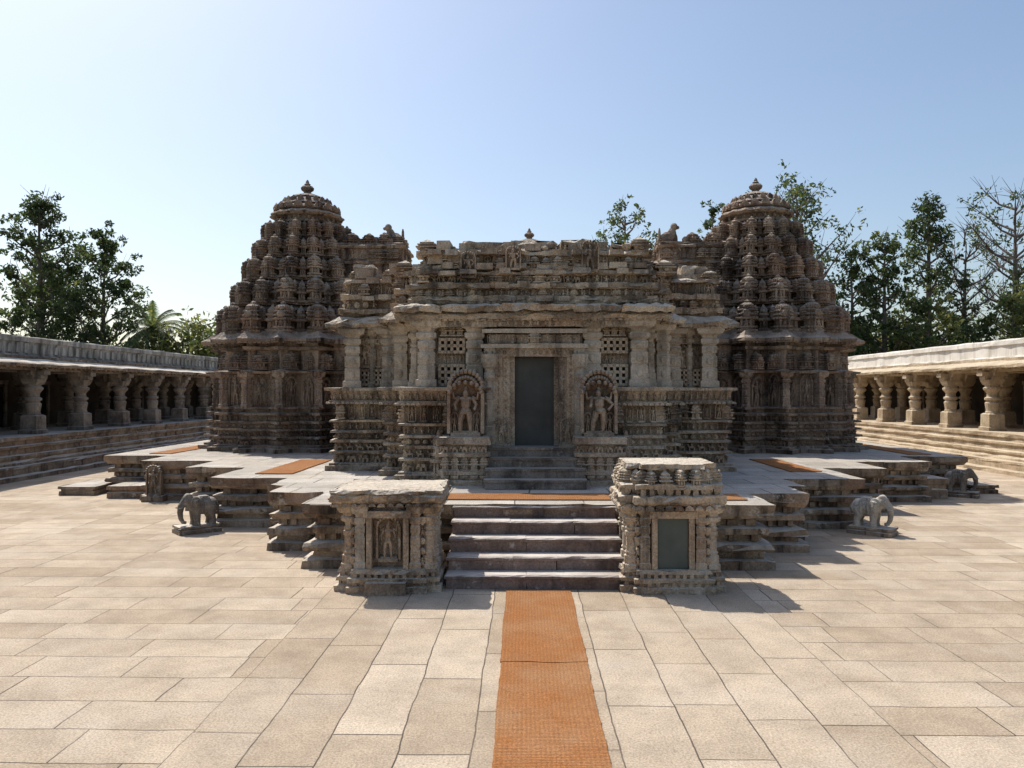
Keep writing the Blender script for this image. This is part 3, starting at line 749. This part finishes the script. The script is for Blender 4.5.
# ------------------------------------------------------------------ front mini shrines
def shrine(cx, y0, right):
    e = empty('stone_shrine')
    mb = MB()
    w = .64; d = 1.15
    x0, x1 = cx - w, cx + w
    O = [(x0 + .17, y0), (x1 - .17, y0), (x1 - .17, y0 + .12), (x1, y0 + .12), (x1, y0 + d), (x0, y0 + d), (x0, y0 + .12), (x0 + .17, y0 + .12)]
    loft(mb, O, [(-.01, .05), (.08, .05), (.09, -.02), (.13, -.02), (.14, .04), (.19, .04), (.2, -.04), (.24, -.04), (.25, .02), (.3, .0)], 0, True, 0, step=.12, jit=.009, jz=.005)
    band(mb, O, 0, .08, .06, .1, F_DENT, .05, prob=.8); band(mb, O, -.01, .19, .06, .09, F_DENT, .05, prob=.85)
    B = [(cx - .47, y0 + .2), (cx + .47, y0 + .2), (cx + .47, y0 + d - .1), (cx - .47, y0 + d - .1)]
    loft(mb, B, [(.28, 0), (.36, 0), (.37, -.02), (.6, -.02), (.85, -.02), (1.1, -.02)], 0, True, 0, step=.15, jit=.006)
    H = 1.14
    for sx in (-1, 1):
        pil(mb, cx + sx * .53, y0 + .2, (0, -1), .17, .29, H, m=random.choice([2, 3]))
        pil(mb, cx + sx * .36, y0 + .12, (0, -1), .13, .29, H, m=random.choice([2, 0]), T=T_PILSQ)
        pil(mb, cx + sx * .53, y0 + .55, (sx, 0), .17, .29, H, m=2)
        pil(mb, cx + sx * .53, y0 + .95, (sx, 0), .17, .29, H, m=2)
        place(mb, FIGS[1], (cx + sx * .5, y0 + .75, .32), (sx, 0), (.3, .3, .65), 0)
        for q in range(5):
            place(mb, random.choice([F_MAN, F_SCROLL, F_LEAF]), (cx + sx * .45, y0 + .1, .34 + q * .13), (0, -1), (.1, .08, .11), vm(0))
    for sx in (-1, 1):
        place(mb, T_box(-.5, .5, -.1, .1, 0, 1), (cx + sx * .24, y0 + .14, .3), (0, -1), (.07, 1, .68), 3)
        for q in range(7):
            place(mb, F_SCROLL, (cx + sx * .24, y0 + .04, .34 + q * .09), (0, -1), (.055, .03, .08), 3)
    place(mb, T_box(-.5, .5, -.1, .1, 0, 1), (cx, y0 + .13, .965), (0, -1), (.62, 1.2, .09), 3)
    if right:
        place(mb, T_box(-.5, .5, -.01, .01, 0, 1), (cx - .0, y0 + .09, .3), (0, -1), (.39, 1, .78), 1)
        loft(mb, O, [(1.1, -.08), (1.14, .03), (1.18, .06), (1.25, .05), (1.27, -.08), (1.33, -.1), (1.34, .02), (1.4, .03), (1.42, -.14), (1.58, -.16), (1.6, -.05), (1.66, -.06)], 0, True, 0, step=.1, jit=.012, jz=.008)
        band(mb, O, -.02, 1.25, .1, .11, [F_LEAF, F_DENT], .1)
        band(mb, O, -.08, 1.35, .27, .2, [T_KUTA, T_KUTA_LOW], .22, tilt=.08)
        band(mb, O, -.1, 1.56, .1, .14, F_LEAF, .12, prob=.85)
        band(mb, O, .04, 1.14, -.07, .12, F_LEAF, .07)
    else:
        place(mb, FIGS[2], (cx, y0 + .16, .38), (0, -1), (.46, .6, .6), 0)
        place(mb, T_KUTA_LOW, (cx, y0 + .16, 1.0), (0, -1), (.5, .2, .13), 0)
        bx(mb, cx - .26, cx + .26, y0 - .14, y0 + .05, -.01, .16, 0)
        T = [(x0 - .1, y0 - .04), (x1 + .08, y0 - .02), (x1 + .06, y0 + d + .06), (x0 - .1, y0 + d + .04)]
        loft(mb, T, [(1.13, -.12), (1.16, -.03), (1.19, 0), (1.25, .01), (1.27, -.02), (1.29, .0), (1.325, -.01), (1.335, -.06)], 0, True, 3, step=.1, jit=.014, jz=.007)
        band(mb, T, -.02, 1.16, -.05, .12, F_LEAF, .05)
    mb.obj('carved_body', [M_wall, M_board, M_pale], e)
    return e
shrine(-1.97, 9.95, False)
shrine(1.74, 9.98, True)

# ------------------------------------------------------------------ elephants
def elephant(x, y, ang, sc=1.0, z=0, mat=None):
    e = empty('elephant_statue', (x, y, z)); e.rotation_euler = (0, 0, ang); e.scale = (sc, sc, sc)
    mb = MB()
    parts = [T_ell((-.02, 0, .44), (.31, .21, .2), 18, 12), T_ell((-.17, 0, .44), (.18, .2, .2), 16, 10), T_ell((.12, 0, .47), (.18, .19, .2), 16, 10),
             T_ell((.33, 0, .58), (.15, .13, .16), 16, 10), T_ell((.33, .05, .69), (.08, .06, .065), 10, 8), T_ell((.33, -.05, .69), (.08, .06, .065), 10, 8),
             T_tube([(.15, 0, .5), (.32, 0, .57)], [.16, .13], 12),
             T_tube([(.4, 0, .57), (.49, 0, .46), (.51, 0, .32), (.49, 0, .18), (.44, 0, .09), (.37, 0, .08)], [.095, .08, .066, .055, .046, .04], 12),
             T_tube([(-.33, 0, .5), (-.38, 0, .4), (-.37, 0, .2)], [.03, .025, .022], 8)]
    for sy in (-1, 1):
        parts.append(T_tube([(.16, sy * .1, .42), (.17, sy * .12, .25), (.16, sy * .12, .1), (.17, sy * .12, .0)], [.12, .09, .075, .088], 12))
        parts.append(T_tube([(-.19, sy * .09, .42), (-.15, sy * .12, .27), (-.2, sy * .12, .14), (-.19, sy * .12, .0)], [.14, .1, .075, .088], 12))
        parts.append(T_tube([(.27, sy * .12, .6), (.22, sy * .2, .56), (.2, sy * .21, .46)], [.05, .09, .05], 10))
        parts.append(T_ell((.22, sy * .2, .54), (.12, .028, .15), 16, 10))
        parts.append(T_ell((.2, sy * .21, .43), (.08, .026, .1), 12, 8))
        parts.append(T_tube([(.42, sy * .07, .5), (.5, sy * .1, .42), (.58, sy * .11, .43)], [.03, .024, .015], 8))
        parts.append(T_ell((.42, sy * .1, .6), (.025, .02, .02), 8, 6))
    for xx in (-.1, .06):
        for sg in (-1, 1):
            parts.append(T_tube([(xx, 0, .66), (xx, sg * .12, .63), (xx, sg * .22, .48), (xx, sg * .19, .3)], [.024] * 4, 8))
    parts.append(T_tube([(-.3, 0, .52), (-.31, .12, .46), (-.27, .19, .36)], [.02] * 3, 6))
    parts.append(T_tube([(-.3, 0, .52), (-.31, -.12, .46), (-.27, -.19, .36)], [.02] * 3, 6))
    parts.append(T_box(-.14, .1, -.13, .13, .6, .68, .8, .8))
    for p in parts: mb.add(*p)
    body = mb.obj('elephant_body', [mat or M_grey], e, True)
    r = body.modifiers.new('r', 'REMESH'); r.mode = 'VOXEL'; r.voxel_size = .011; r.use_smooth_shade = True
    s = body.modifiers.new('s', 'SMOOTH'); s.iterations = 1; s.factor = .5
    body.location = (0, 0, .17)
    mb = MB()
    loft(mb, [(-.36, -.26), (.58, -.26), (.58, .26), (-.36, .26)], [(-.01, .02), (.09, .02), (.1, -.01), (.13, -.01), (.135, .02), (.18, .01)], 0, True, 0, step=.12, jit=.006)
    mb.obj('plinth', [M_base], e)
elephant(-6.2, 14.3, math.radians(222), .79)
elephant(6.12, 14.3, math.radians(-40), .79, mat=M_elepale)
elephant(10.6, 19.4, math.radians(-35), .78)

def statue(x, y, h, ang=-90):
    e = empty('stone_statue', (x, y, 0))
    mb = MB()
    nn = (math.cos(math.radians(ang)), math.sin(math.radians(ang)))
    place(mb, random.choice(FIGS), (0, 0, .12), nn, (h * .7, h * .8, h), 0)
    place(mb, T_box(-.5, .5, -.5, .5, 0, 1), (0, .05, 0), nn, (.5, .35, .14), 0)
    place(mb, T_box(-.5, .5, -.5, .5, 0, 1, .6, .8), (-nn[0] * .1, -nn[1] * .1, .12), nn, (.36, .14, h * .95), 0)
    mb.obj('carved_figure', [M_base], e)
statue(-9.0, 18.2, .75)
statue(7.9, 18.1, .7, -70)

# ------------------------------------------------------------------ colonnades
def colonnade(loc, rot, L, lime, stone_m):
    mb = MB()
    def b(x0, x1, y0, y1, z0, z1, m=0, **kw):
        mb.add(*T_box(x0, x1, y0, y1, z0, z1, **kw), m)
    def run(prof, m, st=.5):
        n = int(L / st)
        V = []; F = []
        for i in range(n + 1):
            for (y, z) in prof:
                V.append((L * i / n, y + rng.normal(0, .011), z + rng.normal(0, .008)))
        k_ = len(prof)
        for i in range(n):
            for j in range(k_ - 1):
                a = i * k_ + j
                F.append((a, a + k_, a + k_ + 1, a + 1))
        mb.add(V, F, m)
    run([(-.0, -.01), (0, .12), (.02, .14), (.22, .15), (.23, .3), (.2, .34), (.22, .4), (.42, .41), (.43, .48), (.5, .55), (.44, .63), (.45, .7), (.56, .72), (.57, .86), (.5, .9), (.5, .97), (.6, .99), (.62, 1.1), (.55, 1.13), (.55, 1.24), (1.0, 1.25), (5.6, 1.25)], 0)
    n = int(L / 2.65)
    for i in range(n + 1):
        x = i * 2.65 + .0
        for yy in (1.25, 3.3):
            wv_ = U(.94, 1.05)
            place(mb, T_COLR, (x + U(-.03, .03), yy, 1.25), (0, -1), (.5 * wv_, .5, 2.05), 1, tilt=U(-.012, .012))
    b(-.4, L + .4, 1.05, 1.45, 3.3, 3.52, 1)
    b(-.4, L + .4, 3.1, 3.5, 3.3, 3.52, 1)
    for i in range(n + 1):
        b(i * 2.65 - .15, i * 2.65 + .15, 1.45, 3.1, 3.302, 3.5, 1)
    run([(1.2, 3.525), (.72, 3.4), (.70, 3.42), (.69, 3.49), (.72, 3.52), (1.15, 3.68), (1.25, 3.74)], 0)
    for i in range(int(L / .32)):
        b(i * .32, i * .32 + .12, .8, 1.15, 3.36, 3.44, 0)
    b(-.4, L + .4, 1.1, 5.6, 3.53, 3.75, 0)
    run([(1.3, 3.74), (1.3, 3.8), (1.36, 3.82), (1.36, 4.2), (1.3, 4.22), (1.3, 4.36), (1.34, 4.4), (1.6, 4.4), (1.6, 3.7)], 2)
    if not lime:
        for i in range(int(L / .4)):
            b(i * .4, i * .4 + .22, 1.3, 1.37, 3.86, U(4.1, 4.18), 2, tx=.7)
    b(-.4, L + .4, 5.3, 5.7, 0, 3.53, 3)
    for i in range(n):
        xx = i * 2.65 + 1.33
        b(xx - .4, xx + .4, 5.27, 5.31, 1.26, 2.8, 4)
        b(xx - .55, xx - .4, 5.2, 5.3, 1.26, 2.9, 1); b(xx + .4, xx + .55, 5.2, 5.3, 1.26, 2.9, 1); b(xx - .6, xx + .6, 5.18, 5.3, 2.9, 3.05, 1)
    ob = mb.obj('colonnade', [stone_m, M_warm if lime else M_grey, M_lime if lime else M_stain, M_inner, M_dark])
    ob.location = loc; ob.rotation_euler = (0, 0, rot)
colonnade((-14.9, 3.6, 0), math.pi / 2, 47.7, False, M_base)
colonnade((14.9, 51.0, 0), -math.pi / 2, 47.7, True, M_warm)
colonnade((-14.8, 46, 0), 0, 29.6, False, M_base)

# ------------------------------------------------------------------ vegetation
def leaf_clump(V, F, Mi, c, r, n, ls, m):
    for _ in range(n):
        d = rng.normal(0, 1, 3); d /= np.linalg.norm(d)
        rad = r * (R() ** .45)
        p = np.array(c) + d * rad * np.array([1, 1, .75])
        a = rng.normal(0, 1, 3); a /= np.linalg.norm(a)
        b_ = np.cross(a, rng.normal(0, 1, 3)); b_ /= (np.linalg.norm(b_) + 1e-6)
        l = ls * U(.6, 1.3); w = l * .42
        o = len(V)
        V.extend([tuple(p - a * l), tuple(p + b_ * w), tuple(p + a * l), tuple(p - b_ * w)])
        F.append((o, o + 1, o + 2, o + 3))
        Mi.append(m if R() < .75 else random.choice([1, 2, 3] if m > 1 else [1, 2]))

def tree(x, y, h, cr, c0=.35, ncl=45, nl=55, ls=.28, tone=(1, 1, 2), sparse=False, shape='col', clr=1.0):
    mb = MB(); V = []; F = []; Mi = []
    lean = U(-.5, .5)
    tp = [(x + lean * math.sin(t * 3) * .5, y, h * .95 * t) for t in np.linspace(0, 1, 9)]
    r0 = h * .018
    mb.add(*T_tube(tp, [r0 * (1.25 - 1.12 * t) for t in np.linspace(0, 1, 9)], 8), 0)
    for i in range(ncl):
        t = c0 + (1 - c0) * ((i + .5) / ncl) + U(-.03, .03)
        u = (t - c0) / (1 - c0)
        prof = {'col': (math.sin(min(1, max(0, u * .9 + .12)) * math.pi) ** .55) * (1.05 - .35 * u),
                'round': math.sqrt(max(.05, 1 - (2 * u - .95) ** 2)), 'umb': (.5 + .7 * u) * (1 if u < .85 else .75)}[shape]
        a = i * 2.4 + U(-.5, .5)
        rr = cr * prof * U(.35, 1.08)
        zc = h * t
        c = (tp[4][0] + rr * math.cos(a), y + rr * math.sin(a), zc)
        st = (tp[4][0], y, max(h * c0 * .7, zc - rr * U(.5, 1.0)))
        md_ = tuple((st[q] * .5 + c[q] * .5) + (U(-.2, .2) if q < 2 else -.1 * rr) for q in range(3))
        mb.add(*T_tube([st, md_, c], [r0 * .33, r0 * .22, r0 * .08], 5), 0)
        for q in range(2 if not sparse else 9):
            e_ = (c[0] + U(-1, 1) * cr * .33, c[1] + U(-1, 1) * cr * .33, c[2] + U(-.1, 1) * cr * .38)
            mb.add(*T_tube([md_ if q % 2 else c, e_], [r0 * .1, r0 * .03], 3), 0)
        m = random.choice(tone)
        k_ = U(.4, 1.3)
        leaf_clump(V, F, Mi, c, cr * .24 * U(.6, 1.35) * clr, int(nl * 1.2 * k_ * (0.22 if sparse else 1)), ls, m)
        for q in range(3):
            c2 = tuple(c[w_] + U(-1, 1) * cr * .34 for w_ in range(3))
            leaf_clump(V, F, Mi, c2, cr * .13, int(nl * .3 * (0.3 if sparse else 1)), ls, m)
    n0 = mb.n
    mb.v.append(np.array(V)); mb.f.extend([tuple(i + n0 for i in f) for f in F]); mb.m.extend(Mi); mb.n += len(V)
    return mb.obj('tree' if not sparse else 'bare_tree', LEAF)

tree(-38.6, 60, 18.0, 3.3, .36, 50, 80, .18, (1, 1, 2))
tree(-33.2, 60, 14.6, 3.2, .22, 58, 95, .18, (1, 1, 2), shape='round')
tree(-42, 66, 14, 3.4, .3, 36, 60, .22, (1, 2, 2))
tree(7.9, 62, 17.4, 2.6, .5, 34, 42, .17, (1, 2, 2), shape='round')
tree(14.9, 62, 17.4, 2.2, .5, 22, 45, .17, (1, 2, 2))
tree(20.6, 60, 18.9, 4.0, .42, 60, 42, .18, (1, 2, 2), shape='round')
tree(24.3, 58, 13.0, 2.6, .3, 34, 50, .18, (1, 2, 2))
tree(26.8, 58, 14.4, 2.5, .26, 42, 60, .18, (1, 1, 2))
tree(31.2, 60, 17.6, 3.0, .32, 44, 65, .18, (1, 1, 2))
tree(34.0, 60, 14.8, 2.9, .35, 34, 14, .18, (1, 2), sparse=True, shape='umb')
tree(39.0, 62, 18.6, 4.0, .32, 44, 110, .18, (1, 2, 2), sparse=True, shape='umb')
tree(36.2, 58, 9.8, 3.0, .3, 34, 70, .19, (2, 2, 3), shape='round')
tree(41, 60, 12.0, 3.2, .3, 40, 70, .19, (2, 2, 3), shape='round')
tree(29, 56, 9.0, 2.4, .3, 28, 60, .19, (2, 3), shape='round')

def palm(x, y, h, fl=2.6):
    mb = MB()
    mb.add(*T_tube([(x + .3 * math.sin(t * 2), y, h * t) for t in np.linspace(0, 1, 8)], [.22 - .08 * t for t in np.linspace(0, 1, 8)], 8), 0)
    tx = x + .3 * math.sin(2)
    for i in range(30):
        a = i * 2.4; el = U(-.5, 1.3)
        pts = []
        p = np.array([tx, y, h]); d = np.array([math.cos(a) * math.cos(el), math.sin(a) * math.cos(el), math.sin(el)])
        for s in range(9):
            pts.append(tuple(p)); p = p + d * fl / 8; d = d + np.array([0, 0, -.16]); d /= np.linalg.norm(d)
        mb.add(*T_tube(pts, [.04 - .004 * s for s in range(9)], 4), 2)
        side = np.array([-math.sin(a), math.cos(a), 0])
        for s in range(1, 9):
            for q in (0, .33, .66):
                P = np.array(pts[s]) * (1 - q) + np.array(pts[s - 1]) * q
                for sg in (-1, 1):
                    tip = P + side * sg * .6 * (1 - abs(s - 4) / 8) + np.array([0, 0, -.3]) + (np.array(pts[s]) - np.array(pts[s - 1])) * .8
                    o = (np.array(pts[s]) - np.array(pts[s - 1])) * .4
                    mb.add([tuple(P), tuple(P + o), tuple(tip)], [(0, 1, 2)], random.choice([1, 2, 2, 3]))
    mb.obj('palm_tree', LEAF)
palm(-28.7, 58, 7.4)
palm(-26.4, 64, 6.4, 2.2)

mb = MB(); V = []; F = []; Mi = []
spots = [(U(-62, 62), U(56, 70)) for i in range(300)] + [(U(-27.5, -21), U(57, 60)) for i in range(9)] + [(U(-46, -29.5), U(56, 60)) for i in range(22)]
for x, y in spots:
    if abs(x) < 10: continue
    hh = U(4.0, 7.0) + (2.6 if x > 22 else 0) + (2.4 if -27.5 < x < -18 else 0)
    tone = random.choice([1, 2, 2, 3, 3] if x > 0 or x > -28 else [1, 2, 2, 3])
    for q in range(6):
        leaf_clump(V, F, Mi, (x + U(-1.4, 1.4), y + U(-1, 1), hh * U(.3, .95)), U(.7, 1.6), 60, .22, tone)
    mb.add(*T_tube([(x, y, 0), (x + U(-.4, .4), y, hh * .8)], [.1, .04], 5), 0)
n0 = mb.n
mb.v.append(np.array(V)); mb.f.extend([tuple(i + n0 for i in f) for f in F]); mb.m.extend(Mi); mb.n += len(V)
mb.obj('distant_shrubs', LEAF)

# ------------------------------------------------------------------ light
EL, AZ = math.radians(54), math.radians(-43)
d = Vector((math.sin(AZ) * math.cos(EL), math.cos(AZ) * math.cos(EL), math.sin(EL)))
sun = bpy.data.lights.new('sun', 'SUN'); sun.energy = 5.0; sun.angle = math.radians(.5); sun.color = (1, .95, .87)
so = bpy.data.objects.new('sun', sun); scene.collection.objects.link(so)
so.rotation_euler = d.to_track_quat('Z', 'Y').to_euler()
w = bpy.data.worlds.new('World'); scene.world = w; w.use_nodes = True
nt = w.node_tree
sk = nt.nodes.new('ShaderNodeTexSky'); sk.sky_type = 'NISHITA'; sk.sun_disc = False
sk.sun_elevation = EL; sk.sun_rotation = AZ
sk.air_density = 1.1; sk.dust_density = 1.9; sk.ozone_density = 1.3
bg = nt.nodes['Background']; bg.inputs[1].default_value = .15
nt.links.new(sk.outputs[0], bg.inputs[0])

cam = bpy.data.cameras.new('camera'); co = bpy.data.objects.new('camera', cam); scene.collection.objects.link(co)
cam.lens = 27.07; cam.sensor_width = 36; cam.clip_end = 3000; cam.clip_start = .05
co.location = (-.186, 0, 2.6)
co.rotation_euler = (math.radians(90.6), 0, math.radians(.94))
scene.camera = co
